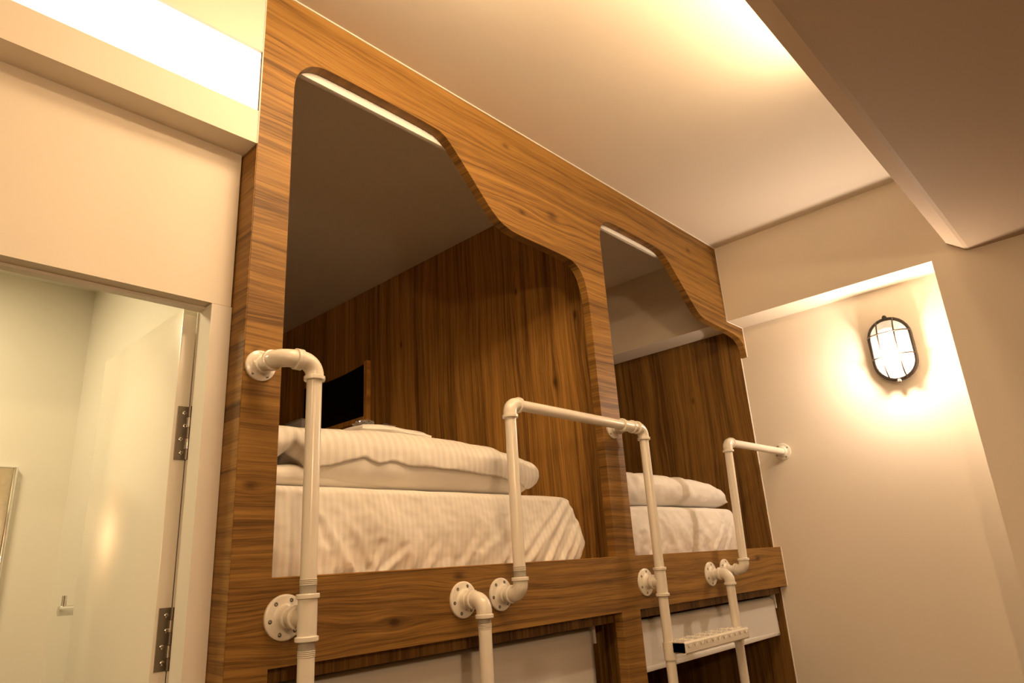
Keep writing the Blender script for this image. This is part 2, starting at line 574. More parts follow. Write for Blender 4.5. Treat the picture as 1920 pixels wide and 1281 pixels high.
# wood coordinates: children of bunk are stored relative to x=1.25, so shift knots by the root
for key in ('wood_front',):
    for nd in M[key].node_tree.nodes:
        if nd.type == 'TEX_COORD':
            nt = M[key].node_tree
            tgt = [l.to_socket for l in nd.outputs['Object'].links]
            ad = nt.nodes.new('ShaderNodeVectorMath'); ad.operation = 'ADD'
            ad.inputs[1].default_value = (1.25, 0, 0)
            nt.links.new(nd.outputs['Object'], ad.inputs[0])
            for s in tgt: nt.links.new(ad.outputs[0], s)
            break

build('front_panel', front_panel(), M['wood_front'], bunk, 25)
bm = prism(B(), [(X0, .0006), (X0 + .0013, .0006), (X0 + .0013, .0312), (X0 + .019, .0312), (X0 + .019, YB), (X0, YB)], 'z', 0.0, 2.4105)
build('side_panel', bm, M['wood_side'], bunk)
build('side_panel', box(B(), X0, X0 + .019, YW + .055, YB, 2.4107, ZC - .001), M['wood_side'], bunk)
build('partition', box(B(), 1.335, 1.3515, 0.0308, YB, 0.0, ZC - .001), M['wood_part'], bunk)
build('back_panel', box(B(), X0, X2, YB, YB + .018, 0.0, ZC - .001), M['wood_back'], bunk)
build('end_cladding', box(B(), X2 - .006, X2 - .0005, 0.0308, YB, 0.0, ZL - .001), M['wood_end'], bunk)
for (a, b) in ((X0 + .0195, 1.3345), (1.352, X2 - .0065)):
    build('upper_deck', box(B(), a, b, 0.031, YB, 1.462, 1.498), M['wood_deck'], bunk)
    build('lower_deck', box(B(), a, b, 0.031, YB, 0.29, 0.33), M['wood_deck'], bunk)
for (a, b) in ((0.1385, 1.25), (1.352, X2 - .002)):
    build('edge_strip', box(B(), a, b, -0.0006, 0.0305, 1.5030, 1.5055), M['wood_pale'], bunk, label='thin pale edge band on the rail')
bm = B()
sweep(bm, [(0.0575, -0.001, ZC - .001), (X1, -0.001, ZC - .001)], 0.0024, 8)
sweep(bm, [(X1 - .001, -0.001, ZC), (X1 - .001, -0.001, ZL)], 0.0024, 8)
sweep(bm, [(X2, -0.001, ZL), (X2, -0.001, 2.35)], 0.0024, 8)
sweep(bm, [(X2, 0.029, 2.35), (X2, 0.029, 1.503)], 0.0024, 8)
sweep(bm, [(X2, -0.001, 1.503), (X2, -0.001, 1.349)], 0.0024, 8)
sweep(bm, [(X2, 0.029, 1.349), (X2, 0.029, 0.4)], 0.0024, 8)
sweep(bm, [(X1, -0.001, ZL), (X2, -0.001, ZL)], 0.0024, 8)
sweep(bm, [(0.0565, -0.0005, 2.412), (0.0565, -0.0005, ZC)], 0.0014, 8)
SEAL = bm
for (a, b) in ((0.139, 1.2495), (1.352, X2 - .007)):
    build('valance', box(B(), a, b, .034, .046, 1.321, 1.4615), M['wood_valance'], bunk, label='narrow strip of vertical grain under the rail')
build('sealant_bead', SEAL, M['bead'], bunk, 40, label='white sealant line along the ceiling and wall joints')

# ------------------------------------------------------------------ roller blinds
def blind_rolled(x0, x1, label):
    t = thing('roller_blind', ((x0 + x1) / 2, 0.065, 2.735), label, 'blind')
    bm = B()
    sweep(bm, [(x0 + .004, .085, 2.765), (x1 - .004, .085, 2.765)], 0.0240, 36)
    build('fabric_roll', bm, M['blind'], t, 40)
    build('hem_bar', box(B(), x0 + .004, x1 - .004, .0318, .046, 2.679, 2.765, .0015), M['blind'], t, 40)
    for xx in (x0 - .006, x1 - .002):
        build('bracket', box(B(), xx, xx + .008, .048, .11, 2.735, 2.80, .002), M['plastic'], t)
    return t


def blind_lower(x0, x1, zb, label, yc=0.075):
    t = thing('roller_blind', ((x0 + x1) / 2, 0.06, 1.29), label, 'blind')
    zc, r = 1.288, 0.021
    # roll and hanging cloth are one sheet: wraps over the front of the roll and falls
    bm = B()
    nx = 60
    prof = []
    for k in range(13):
        a = PI * 0.5 + PI * 0.5 * k / 12
        prof.append((yc + r * math.cos(a), zc + r * math.sin(a)))
    zz = zc - r * 0.2
    n = 18
    for k in range(1, n + 1): prof.append((yc - r, zc + (zb - zc) * k / n))
    rows = []
    for i in range(nx + 1):
        x = x0 + (x1 - x0) * i / nx
        row = []
        for k, (y, z) in enumerate(prof):
            f = max(0, k - 12) / n
            dy = 0.004 * f * noise.noise(Vector((x * 4, z * 3, 2.0))) + .003 * f * math.sin(x * 7)
            row.append(bm.verts.new((x, y + dy, z + .002 * f * noise.noise(Vector((x * 5, 1, 1))))))
        rows.append(row)
    for a, b in zip(rows[:-1], rows[1:]):
        for k in range(len(prof) - 1):
            bm.faces.new((a[k], b[k], b[k + 1], a[k + 1]))
    o = build('fabric', bm, M['blind'], t, 60)
    md = o.modifiers.new('solid', 'SOLIDIFY'); md.thickness = 0.0012
    bm = sweep(B(), [(x0 - .004, yc, zc), (x1 + .004, yc, zc)], r - .003, 24)
    build('roller_tube', bm, M['blind'], t, 40)
    build('hem_bar', box(B(), x0, x1, yc - r - .0045, yc - r + .0045, zb - .004, zb + .012, .003), M['blind'], t, 40)
    for xx in (x0 - .010, x1 + .004):
        b2 = B()
        box(b2, xx, xx + .007, yc - .027, yc + .025, zc - .024, zc + .048, .002)
        box(b2, xx - .010, xx + .018, yc - .027, yc + .025, zc + .040, zc + .048, .002)
        build('bracket', b2, M['plastic'], t)
    return t


blind_rolled(0.10, 1.30, 'white roller blind rolled up at the top of the left bunk opening')
blind_rolled(1.372, 2.285, 'white roller blind rolled up at the top of the right bunk opening')
blind_lower(0.150, 1.225, 0.42, 'white roller blind pulled down across the lower left bunk', 0.12)
blind_lower(1.375, 2.420, 1.165, 'white roller blind half lowered behind the ladder step at lower right')

# ------------------------------------------------------------------ bedding
def lattice_box(xs, ys, zs):
    """surface quads of a box on the given coordinate lattices; returns bm"""
    bm = B()
    vd = {}
    X, Y, Z = len(xs) - 1, len(ys) - 1, len(zs) - 1
    def V(i, j, k):
        if (i, j, k) not in vd: vd[(i, j, k)] = bm.verts.new((xs[i], ys[j], zs[k]))
        return vd[(i, j, k)]
    for i in range(X):
        for k in range(Z):
            for j in (0, Y): bm.faces.new((V(i, j, k), V(i + 1, j, k), V(i + 1, j, k + 1), V(i, j, k + 1)))
        for j in range(Y):
            for k in (0, Z): bm.faces.new((V(i, j, k), V(i + 1, j, k), V(i + 1, j + 1, k), V(i, j + 1, k)))
    for j in range(Y):
        for k in range(Z):
            for i in (0, X): bm.faces.new((V(i, j, k), V(i, j + 1, k), V(i, j + 1, k + 1), V(i, j, k + 1)))
    return bm


def lin(a, b, n): return [a + (b - a) * i / n for i in range(n + 1)]


def seg_dist(px, pz, s):
    (ax, az), (bx, bz) = s
    dx, dz = bx - ax, bz - az
    L2 = dx * dx + dz * dz
    t = ((px - ax) * dx + (pz - az) * dz) / L2
    tc = min(1, max(0, t))
    ex, ez = px - (ax + dx * tc), pz - (az + dz * tc)
    sd = ((px - ax) * dz - (pz - az) * dx) / math.sqrt(L2)
    return math.hypot(ex, ez), t, sd


FOLDS1 = [((.255, 1.645), (.355, 1.502), .011, .012), ((.322, 1.632), (.395, 1.528), .010, .005), ((.284, 1.60), (.324, 1.508), .008, .006),
          ((.430, 1.556), (.405, 1.500), .008, .012), ((.366, 1.545), (.378, 1.500), .008, .012), ((.498, 1.546), (.434, 1.500), .010, .010),
          ((.240, 1.55), (.262, 1.505), .008, .008), ((.305, 1.535), (.300, 1.504), .007, .008), ((.470, 1.60), (.520, 1.52), .012, .004),
          ((.738, 1.585), (.676, 1.500), .013, .006), ((.60, 1.56), (.56, 1.500), .011, .007), ((1.113, 1.674), (.900, 1.497), .012, .010), ((1.128, 1.652), (.985, 1.494), .010, .011),
          ((1.148, 1.612), (1.058, 1.497), .009, .010), ((1.047, 1.664), (.845, 1.499), .013, .006), ((.862, 1.612), (.742, 1.530), .014, .005),
          ((1.16, 1.59), (1.10, 1.497), .008, .009), ((1.09, 1.66), (.95, 1.51), .010, .005), ((.85, 1.55), (.80, 1.50), .011, .006), ((.64, 1.56), (.625, 1.50), .012, .006), ((.335, 1.56), (.345, 1.50), .008, .009), ((.53, 1.58), (.515, 1.50), .010, .006)]
FOLDS2 = [((1.50, 1.63), (1.44, 1.51), .012, .006), ((1.46, 1.60), (1.425, 1.52), .010, .007), ((2.08, 1.62), (1.98, 1.51), .012, .007), ((2.13, 1.60), (2.07, 1.505), .010, .008),
          ((1.95, 1.60), (1.86, 1.51), .016, .003), ((1.62, 1.53), (1.58, 1.50), .012, .007), ((1.72, 1.54), (1.70, 1.50), .012, .005), ((1.55, 1.56), (1.53, 1.50), .010, .006)]


def mattress(x0, xr_tab, y0, y1, ztop, z0, folds, seed):
    """sheeted mattress; its right side follows xr_tab (z -> x)"""
    nx = 170
    xs = lin(0, 1, nx)
    ys = lin(y0, y0 + .09, 14) + lin(y0 + .09, y1, 22)[1:]
    zs = lin(z0, ztop, 44)
    bm = lattice_box(xs, ys, zs)
    R = .030
    xmax = max(v for _, v in xr_tab)
    for v in bm.verts:
        u, y, z = v.co
        xr = interp(xr_tab, z)
        x = x0 + (xr - x0) * u
        # front face first: fold relief, scaled to the front face
        lo, hi = Vector((x0 + R, y0 + R, z0)), Vector((xr - R * .6, y1 - R, ztop - R * .55))
        p = Vector((x, y, z))
        q = Vector((min(max(p.x, lo.x), hi.x), min(max(p.y, lo.y), hi.y), min(p.z, hi.z)))
        d = p - q
        if d.length > 1e-7:
            s = Vector((d.x / (R if d.x < 0 else R * .6), d.y / R, d.z / (R * .55)))
            L = s.length
            if L > 1e-7:
                # push the corner of the box in to an ellipsoid
                m = max(abs(s.x), abs(s.y), abs(s.z))
                p = q + d * (m / L)
        zf = (z - z0) / (ztop - z0)
        wf = max(0.0, 1 - (y - y0) / .07)
        dy = 0.0
        for a, b, wd, am in folds:
            dist, t, sd = seg_dist(x, z, (a, b))
            e = min(1.0, max(0.0, 1 - (dist / (2.6 * wd)) ** 2))
            if e > 0:
                tt = min(1, max(0, t))
                g = am * (0.10 + 0.90 * tt) * math.exp(-(dist / wd) ** 2)
                dy -= g
                dy += 0.35 * am * math.exp(-((sd - wd * 1.5) / wd) ** 2) * e
        dy += .008 * noise.noise(Vector((x * 7 + seed, z * 9, y * 3)))
        dy += .0045 * noise.noise(Vector((x * 20 + z * 14 + seed, z * 9, 4.0)))
        dy += .0016 * noise.noise(Vector((x * 48, z * 60 + seed, 9.0)))
        dy += -.012 * math.sin(PI * min(1, zf)) * 0.9
        p.y += dy * wf
        p.z -= .004 * abs(noise.noise(Vector((x * 5, y * 4, seed)))) * (1 if zf > .8 else 0)
        if u > .9:
            p.x += (u - .9) * 10 * .006 * noise.noise(Vector((z * 30, y * 20, seed)))
        v.co = p
    return bm


bm = mattress(0.085, [(1.495, 1.150), (1.52, 1.168), (1.553, 1.180), (1.60, 1.166), (1.64, 1.142), (1.680, 1.128)], 0.060, 2.15, 1.6885, 1.4985, FOLDS1, 3.1)
mt = build('mattress', bm, M['sheet'], None, 60, label='thick mattress in a creased white striped sheet in the left bunk', category='mattress')
bm = mattress(1.375, [(1.495, 2.190), (1.53, 2.195), (1.60, 2.185), (1.672, 2.168)], 0.056, 2.15, 1.668, 1.4985, FOLDS2, 8.3)
build('mattress', bm, M['satin'], None, 60, label='mattress in a smooth white sheet in the right bunk', category='mattress')


def lens_body(xs, bot, top, yfront, depth, yback, seed, nt=40, wr=1.0, t0=0.0, t1=1.0, inflate=0.0, lower_tab=None, sharp=0.75):
    """soft folded bedding: cross-sections in y-z swept along x; bot/top are x -> z tables, yfront x -> y"""
    bm = B()
    rows = []
    for x in xs:
        zb, zt, yf = interp(bot, x), interp(top, x), interp(yfront, x)
        zm, hh = (zb + zt) / 2, max(.004, (zt - zb) / 2)
        ts = t0 if lower_tab is None else interp(lower_tab, x)
        row = []
        path = []
        for k in range(nt + 1):
            t = ts + (t1 - ts) * k / nt
            # t 0..0.15 underside, 0.15..0.7 rounded front, 0.7..1 top
            if t < .15:
                y = yf + depth + (yback - yf - depth) * (1 - t / .15) * .3
                z = zb
            elif t < .72:
                a = -PI / 2 + PI * (t - .15) / .57
                c, s = math.cos(a), math.sin(a)
                y = yf + depth * (1 - abs(c) ** sharp)
                z = zm + hh * (abs(s) ** .85) * (1 if s > 0 else -1)
            else:
                f = (t - .72) / .28
                y = yf + depth + (yback - yf - depth) * f
                z = zt + .014 * math.sin(f * PI) * min(1, hh / .04)
            n = Vector((0, -1, 0.25)).normalized()
            amp = wr * min(1, hh / .03)
            d = .0065 * noise.noise(Vector((x * 6 + seed, z * 10, y * 6))) + .004 * noise.noise(Vector((x * 17 + seed, z * 22, y * 12))) + .0016 * noise.noise(Vector((x * 45, z * 60, seed)))
            d *= amp
            # gathered creases running down the front
            if .3 < t < .8:
                d += amp * .0022 * math.sin(x * 62 + 5 * noise.noise(Vector((x * 4, z * 4, seed)))) * (1 - abs(t - .55) / .25)
            p = Vector((x, y, z)) + n * (d + inflate)
            if t < .2: p.z = max(p.z, zb)
            row.append(bm.verts.new(p))
        rows.append(row)
    for a, b in zip(rows[:-1], rows[1:]):
        for k in range(nt):
            bm.faces.new((a[k], b[k], b[k + 1], a[k + 1]))
    if lower_tab is None:
        for r, rev in ((rows[0], False), (rows[-1], True)):
            c = bm.verts.new(sum((v.co for v in r), Vector()) / len(r) + Vector(((.006 if rev else -.006), 0, 0)))
            for k in range(nt): bm.faces.new((r[k + 1], r[k], c) if rev else (r[k], r[k + 1], c))
    return bm


TOP1 = [(.02, 1.812), (.21, 1.818), (.30, 1.824), (.38, 1.830), (.47, 1.835), (.574, 1.836), (.702, 1.832), (.844, 1.823), (.94, 1.810), (1.0, 1.796), (1.04, 1.780), (1.058, 1.758)]
BOT1 = [(.02, 1.745), (.185, 1.742), (.215, 1.764), (.245, 1.74), (.27, 1.702), (.30, 1.694), (.90, 1.692), (.965, 1.692), (1.02, 1.712), (1.058, 1.742)]
YF1 = [(.02, .085), (.25, .078), (.6, .074), (.95, .080), (1.02, .095), (1.058, .125)]
duv = thing('duvet', (0.55, 0.4, 1.689), 'thick folded white striped duvet lying on the left bunk mattress', 'duvet')
build('filling', lens_body(lin(.088, 1.058, 130), BOT1, TOP1, YF1, .085, .95, 2.2), M['plain'], duv, 70, label='smooth plain underside of the fold')
LOW = [(.02, .17), (.20, .18), (.25, .27), (.29, .37), (.36, .41), (.40, .43), (.44, .40), (.48, .42), (.53, .396), (.66, .388), (.80, .385), (.92, .36), (.98, .30), (1.02, .24), (1.058, .22)]
flap = lens_body(lin(.088, 1.058, 150), BOT1, TOP1, YF1, .085, .95, 2.2, 44, 1.1, 0, 1, .0015, LOW)
o = build('top_layer', flap, M['duvet'], duv, 70, label='striped upper layer with a wavy turned edge')
md = o.modifiers.new('solid', 'SOLIDIFY'); md.thickness = 0.0035; md.offset = 1
BOT1B = [(.06, 1.6925), (.7, 1.6925)]
TOP1B = [(.06, 1.728), (.185, 1.734), (.235, 1.740), (.27, 1.735), (.6, 1.728)]
build('lower_fold', lens_body(lin(.088, .60, 60), BOT1B, TOP1B, [(.06, .088), (.27, .098), (.6, .12)], .04, .9, 5.5, 30, 1.0), M['plain'], duv, 70, label='lower folded layer showing beside the post')

TOP2 = [(1.37, 1.786), (1.53, 1.789), (1.66, 1.789), (1.80, 1.787), (1.95, 1.781), (2.06, 1.771), (2.14, 1.756), (2.20, 1.735), (2.235, 1.705)]
BOT2 = [(1.37, 1.669), (2.15, 1.672), (2.20, 1.676), (2.235, 1.688)]
YF2 = [(1.37, .068), (1.9, .064), (2.15, .07), (2.235, .10)]
duv2 = thing('duvet', (1.8, 0.4, 1.669), 'plump folded white duvet lying on the right bunk mattress', 'duvet')
build('cover', lens_body(lin(1.372, 2.235, 120), BOT2, TOP2, YF2, .085, .9, 6.6, 44, 1.9), M['satin'], duv2, 70)

# pale box on the partition beyond the screen
bx = thing('wall_box', (1.33, 2.07, 2.2), 'pale box on the dark partition at the far end of the left bunk', 'box')
build('casing', box(B(), 1.300, 1.3345, 1.93, 2.095, 2.205, 2.290, .004), M['plain'], bx, 30)
build('lid', box(B(), 1.296, 1.3345, 1.926, 2.099, 2.2905, 2.296, .002), M['plastic'], bx, 30)

# towel and a wrapped packet on the duvet
bm = lattice_box(lin(.50, .735, 30), lin(.235, .46, 14), lin(-1, 1, 4))
for v in bm.verts:
    x, y, s = v.co
    e = min(x - .50, .735 - x, y - .235, .46 - y)
    h = .013 * (1 - math.exp(-(e + .002) / .008))
    zz = interp(TOP1, x) + .033
    v.co = (x, y, zz + .006 * noise.noise(Vector((x * 14, y * 9, 3))) + s * h + .004 * (1 - abs(x - .61) / .12))
build('towel', bm, M['towel'], None, 60, label='flat folded white towel on top of the left duvet', category='towel')


def film_packet(cx, cy, cz, sx, sy, sz, seed):
    bm = B()
    bmesh.ops.create_icosphere(bm, subdivisions=4, radius=1.0)
    for v in bm.verts:
        p = v.co.normalized()
        n = noise.noise(p * 2.2 + Vector((seed, 0, 0))) * .5 + abs(noise.noise(p * 5.0 + Vector((0, seed, 0)))) * .5
        r = .72 + .6 * n
        v.co = Vector((cx + p.x * sx * r, cy + p.y * sy * r, cz + p.z * sz * r))
    return bm


pk = thing('packet', (.60, .33, 1.885), 'small crumpled clear plastic packet lying on the folded towel', 'packet')
build('wrapper', film_packet(.572, .33, 1.897, .036, .035, .018, 1.3), M['film'], pk, 12)
build('wrapper', film_packet(.655, .35, 1.897, .040, .035, .017, 5.3), M['film'], pk, 12)

# ------------------------------------------------------------------ framed black panel on the partition
fr = thing('wall_screen', (1.33, 1.62, 2.2), 'black screen with pale wooden edging on the dark wall of the left bunk', 'screen')
ya, yb, za, zb = 1.385, 1.96, 2.196, 2.478
bm = B()
n = 24
pts = [(ya + .012, za + .012), (yb, za + .012)]
for k in range(n + 1):
    f = k / n
    y = yb + (ya + .012 - yb) * f
    pts.append((y, zb - .006 - .02 * math.sin(PI * (1 - f) * .9)))
prism(bm, pts, 'x', 1.327, 1.3348)
build('panel', bm, M['black'], fr)
build('frame_side', box(B(), 1.312, 1.3348, ya - .012, ya + .012, za - .012, zb, .001), M['wood_pale'], fr, label='pale wooden upright edge')
build('frame_bottom', box(B(), 1.312, 1.3348, ya + .0122, yb, za - .012, za + .012, .001), M['wood_pale'], fr, label='pale wooden lower edge')

# ------------------------------------------------------------------ pipe fittings
RP = 0.0150
GAP = 0.001


def pipe(parent, a, b, r=RP, thread=(False, False)):
    a, b = Vector(a), Vector(b)
    d = (b - a).normalized()
    o = build('pipe', sweep(B(), [a, a + d * .0005, b - d * .0005, b], r, 28), M['pipe'], parent, 40)
    for use, p, s in ((thread[0], a, 1), (thread[1], b, -1)):
        if use:
            bm = B()
            prof = [(0.0, r)]
            for k in range(4):
                t0 = .0180 + k * .0030
                prof += [(t0, r), (t0 + .0008, r + .0007), (t0 + .0016, r + .0007), (t0 + .0024, r)]
            lathe(bm, p, d * s, prof, 28)
            build('thread', bm, M['thread'], o, 30)
    return o


def arc_pts(c, d1, d2, L, n=10):
    """from c+d1*L round to c+d2*L with a quarter circle"""
    c, d1, d2 = Vector(c), Vector(d1), Vector(d2)
    ctr = c + d1 * L + d2 * L
    return [ctr - d2 * L * math.cos(a) - d1 * L * math.sin(a) for a in [PI / 2 * i / n for i in range(n + 1)]]


def elbow(parent, c, d1, d2, L=0.026, r=RP, s1=True, s2=True, sock=.012):
    c, d1, d2 = Vector(c), Vector(d1).normalized(), Vector(d2).normalized()
    ro, rc = r * 1.19, r * 1.40
    bm = B()
    pts = arc_pts(c, d1, d2, L)
    if s1: pts = [c + d1 * (L + sock)] + pts
    if s2: pts = pts + [c + d2 * (L + sock)]
    sweep(bm, pts, ro, 28)
    for use, d in ((s1, d1), (s2, d2)):
        if use:
            lathe(bm, c + d * (L + sock - .002), d, [(-.0035, ro), (-.0018, rc), (.0046, rc), (.0060, rc * .95), (.0060, r * .9)], 28)
    return build('elbow', bm, M['pipe'], parent, 35)


def tee(parent, c, ax, br, r=RP, Lr=.040, Lb=.030):
    c, ax, br = Vector(c), Vector(ax).normalized(), Vector(br).normalized()
    ro, rc = r * 1.16, r * 1.40
    bm = B()
    sweep(bm, [c - ax * Lr, c, c + ax * Lr], ro, 28)
    sweep(bm, [c, c + br * Lb], ro * .98, 28)
    for d, L in ((ax, Lr), (-ax, Lr), (br, Lb)):
        lathe(bm, c + d * L, d, [(-.0035, ro), (-.0018, rc), (.0046, rc), (.0060, rc * .95), (.0060, r * .9)], 28)
    return build('tee', bm, M['pipe'], parent, 35)


def flange(parent, c, n, R=.0405, r=RP, screws=6, off=10, hub=.016, angles=None):
    c, n = Vector(c), Vector(n).normalized()
    bm = B()
    rh = r * 1.30
    lathe(bm, c, n, [(0, R), (.0045, R), (.0058, R - .0016), (.0064, R - .004), (.0074, rh + .006), (.0095, rh + .002), (.013, rh), (hub, rh * .97), (hub + .001, r)], 40)
    o = build('flange', bm, M['pipe'], parent, 35)
    # angle frame: x axis = horizontal along the wall, z up
    ex = Vector((0, 0, 1)).cross(n)
    ex = ex.normalized()
    if ex.x < 0 or (abs(ex.x) < 1e-6 and ex.y < 0): ex = -ex
    ez = Vector((0, 0, 1))
    for a in (angles or [off + 360 * k / screws for k in range(screws)]):
        a = math.radians(a)
        p = c + n * .0066 + (ex * math.cos(a) + ez * math.sin(a)) * (R * .77)
        build('screw', screw_bm(p, n, .0040), M['screw'], o, 30)
    return o


Z = Vector((0, 0, 1)); X = Vector((1, 0, 0)); YN = Vector((0, -1, 0))

# --- left ladder: long left leg with a flange at the top, short right leg
PY = -0.082
lad = thing('pipe_ladder', (0.39, PY, 0.0), 'white pipe ladder in front of the left bunk, tall left leg and short right leg', 'ladder')
xa, zt = 0.1655, 1.9165
flange(lad, (0.0915, 0, 1.9085), YN, .0315, RP, 4, angles=[96, 226, 302, 20], hub=.020)
pipe(lad, (0.0915, -.016, 1.9085), (0.0915, -.048, 1.9085))
elbow(lad, (0.0915, PY, 1.9085), -YN, X, .030, RP, True, True, .004)
elbow(lad, (xa, PY, 1.9085), -X, -Z, .028, RP, True, True, .006)
pipe(lad, (xa, PY, 1.872), (xa, PY, 1.470), RP, (False, True))
tee(lad, (xa, PY, 1.434), Z, -YN, RP, .034, .034)
pipe(lad, (xa, -.016, 1.434), (xa, PY + .034, 1.434), RP * .98)
flange(lad, (xa, 0, 1.434), YN, .0405, RP, 6, 10, .022)
pipe(lad, (xa, PY, 1.398), (xa, PY, .03), RP, (True, False))
lathe_bm = lathe(B(), (xa, PY, 0.0), Z, [(0, .04), (.006, .04), (.008, .02), (.03, .02)], 28)
build('floor_flange', lathe_bm, M['pipe'], lad, 35)
xb = 0.617
PB = -0.070
flange(lad, (xb, 0, 1.431), YN, .0405, RP, 6, 10, .022)
pipe(lad, (xb, -.018, 1.431), (xb, PB + .030, 1.431))
elbow(lad, (xb, PB, 1.431), -YN, -Z, .026, RP, True, True, .010)
pipe(lad, (xb, PB, 1.398), (xb, PB, .03), RP, (True, False))
build('floor_flange', lathe(B(), (xb, PB, 0.0), Z, [(0, .04), (.006, .04), (.008, .02), (.03, .02)], 28), M['pipe'], lad, 35)


def step(parent, x0, x1, yc, zt, d=.072, h=.034):
    """folded sheet tread with open ends and rows of raised anti-slip teeth"""
    bm = B()
    t = .0032
    y0, y1 = yc - d / 2, yc + d / 2
    # C profile, open underneath: outer then inner
    prof = [(y0 + .022, zt - h), (y0 + .004, zt - h), (y0, zt - h + .004), (y0, zt - .005), (y0 + .005, zt), (y1 - .005, zt), (y1, zt - .005), (y1, zt - h + .004), (y1 - .004, zt - h), (y1 - .022, zt - h)]
    inn = [(y1 - .022, zt - h + t), (y1 - .005, zt - h + t), (y1 - t, zt - h + .005), (y1 - t, zt - .006), (y1 - .006, zt - t), (y0 + .006, zt - t), (y0 + t, zt - .006), (y0 + t, zt - h + .005), (y0 + .005, zt - h + t), (y0 + .022, zt - h + t)]
    prism(bm, prof + inn, 'x', x0, x1)
    o = build('step', bm, M['pipe'], parent, 30)
    n = 11
    bm = B()
    for i in range(n):
        xx = x0 + (x1 - x0) * (i + .6) / (n + .2)
        for yy in [y0 + .012 + j * (d - .024) / 3 for j in range(4)]:
            a = .6 if (i % 2 == 0) else -.6
            dx, dy = math.cos(a) * .009, math.sin(a) * .009
            sweep(bm, [(xx - dx, yy - dy, zt - .001), (xx - dx * .6, yy - dy * .6, zt + .0008), (xx + dx * .6, yy + dy * .6, zt + .0008), (xx + dx, yy + dy, zt - .001)], [.0006, .0018, .0018, .0006], 8)
        for sgn in (-1, 1):
            zc2 = zt - .012
            sweep(bm, [(xx + sgn * .007 - .005, y0 + .0005, zc2 - .006 * sgn), (xx + sgn * .007, y0 - .0010, zc2), (xx + sgn * .007 + .005, y0 + .0005, zc2 + .006 * sgn)], [.0005, .0018, .0005], 8)
    build('tread_teeth', bm, M['pipe'], o, 40, kind='stuff')
    return o


def rung(parent, x0, y0, x1, y1, z):
    pipe(parent, (x0, y0, z - .022), (x1, y1, z - .022), RP * .86)
    for xx, yy in ((x0, y0), (x1, y1)):
        build('collar', sweep(B(), [(xx, yy, z - .046), (xx, yy, z + .002)], RP * 1.20, 28), M['pipe'], parent, 40)


for zz in (0.90, 0.58, 0.27):
    rung(lad, xa, PY, xb, PB, zz)
    step(lad, xa + .02, xb - .02, -.082, zz + .004)

# --- right ladder with the guard rail that reaches across from the left bunk
PD = -0.058
lad2 = thing('pipe_ladder', (1.60, PD, 0.0), 'white pipe ladder with a toothed step, joined to a tall guard rail', 'ladder')
xg, zg = 0.742, 1.434
PG = -0.070
flange(lad2, (xg, 0, zg), YN, .0385, RP, 6, 10, .020)
pipe(lad2, (xg, -.018, zg), (xg, PG + .030, zg))
elbow(lad2, (xg, PG, zg), -YN, Z, .024, RP, True, True, .010)
ztop = 1.899
pipe(lad2, (xg, PG, zg + .034), (xg, PG, ztop - .034), RP, (True, False))
elbow(lad2, (xg, PG, ztop), -Z, X, .024, RP, True, True, .010)
xt, xd = 1.298, 1.388
pipe(lad2, (xg + .034, PG, ztop), (xt - .030, PD, ztop), RP)
tee(lad2, (xt, PD, ztop), X, -YN, RP, .026, .026)
pipe(lad2, (xt, -.016, ztop), (xt, PD + .026, ztop), RP * .95)
flange(lad2, (xt, 0, ztop), YN, .0315, RP, 4, angles=[45, 135, 225, 315], hub=.018)
elbow(lad2, (xd, PD, ztop), -X, -Z, .026, RP, True, True, .008)
pipe(lad2, (xt + .03, PD, ztop), (xd - .032, PD, ztop), RP)
zd = 1.425
pipe(lad2, (xd, PD, ztop - .033), (xd, PD, zd + .033), RP)
tee(lad2, (xd, PD, zd), Z, -YN, RP, .036, .028)
pipe(lad2, (xd, -.016, zd), (xd, PD + .028, zd), RP)
flange(lad2, (xd, 0, zd), YN, .0405, RP, 6, 25, .020)
pipe(lad2, (xd, PD, zd - .035), (xd, PD, .03), RP)
build('floor_flange', lathe(B(), (xd, PD, 0.0), Z, [(0, .04), (.006, .04), (.008, .02), (.03, .02)], 28), M['pipe'], lad2, 35)
xe, ze = 1.812, 1.428
PE = -0.070
flange(lad2, (xe, 0, ze), YN, .0405, RP, 6, 25, .020)
pipe(lad2, (xe, -.016, ze), (xe, PE + .030, ze), RP)
elbow(lad2, (xe, PE, ze), -YN, -Z, .024, RP, True, True, .010)
pipe(lad2, (xe, PE, ze - .033), (xe, PE, .03), RP)
build('floor_flange', lathe(B(), (xe, PE, 0.0), Z, [(0, .04), (.006, .04), (.008, .02), (.03, .02)], 28), M['pipe'], lad2, 35)
for zz in (1.252, 0.90, 0.58, 0.27):
    rung(lad2, xd, PD, xe, PE, zz)
    step(lad2, xd - .006, xe - .014, -.079, zz + .004, .078)

# --- short guard rail from the front rail to the end wall
rail = thing('guard_rail', (1.93, -.075, 1.43), 'short white pipe guard rail running from the bunk rail to the end wall', 'guard rail')
xf, zf = 1.925, 1.436
PF = -0.078
flange(rail, (xf, 0, zf), YN, .0385, RP, 6, 25, .020)
pipe(rail, (xf, -.016, zf), (xf, PF + .030, zf), RP)
elbow(rail, (xf, PF, zf), -YN, Z, .024, RP, True, True, .010)
zr = 1.897
pipe(rail, (xf + .000, PF, zf + .033), (xf + .018, PF, zr - .033), RP)
elbow(rail, (xf + .018, PF, zr), -Z, X, .024, RP, True, True, .010)
pipe(rail, (xf + .052, PF, zr), (X2 - .014, PF - .006, zr), RP)
flange(rail, (X2, PF - .006, zr), -X, .036, RP, 4, angles=[60, 150, 240, 330], hub=.014)

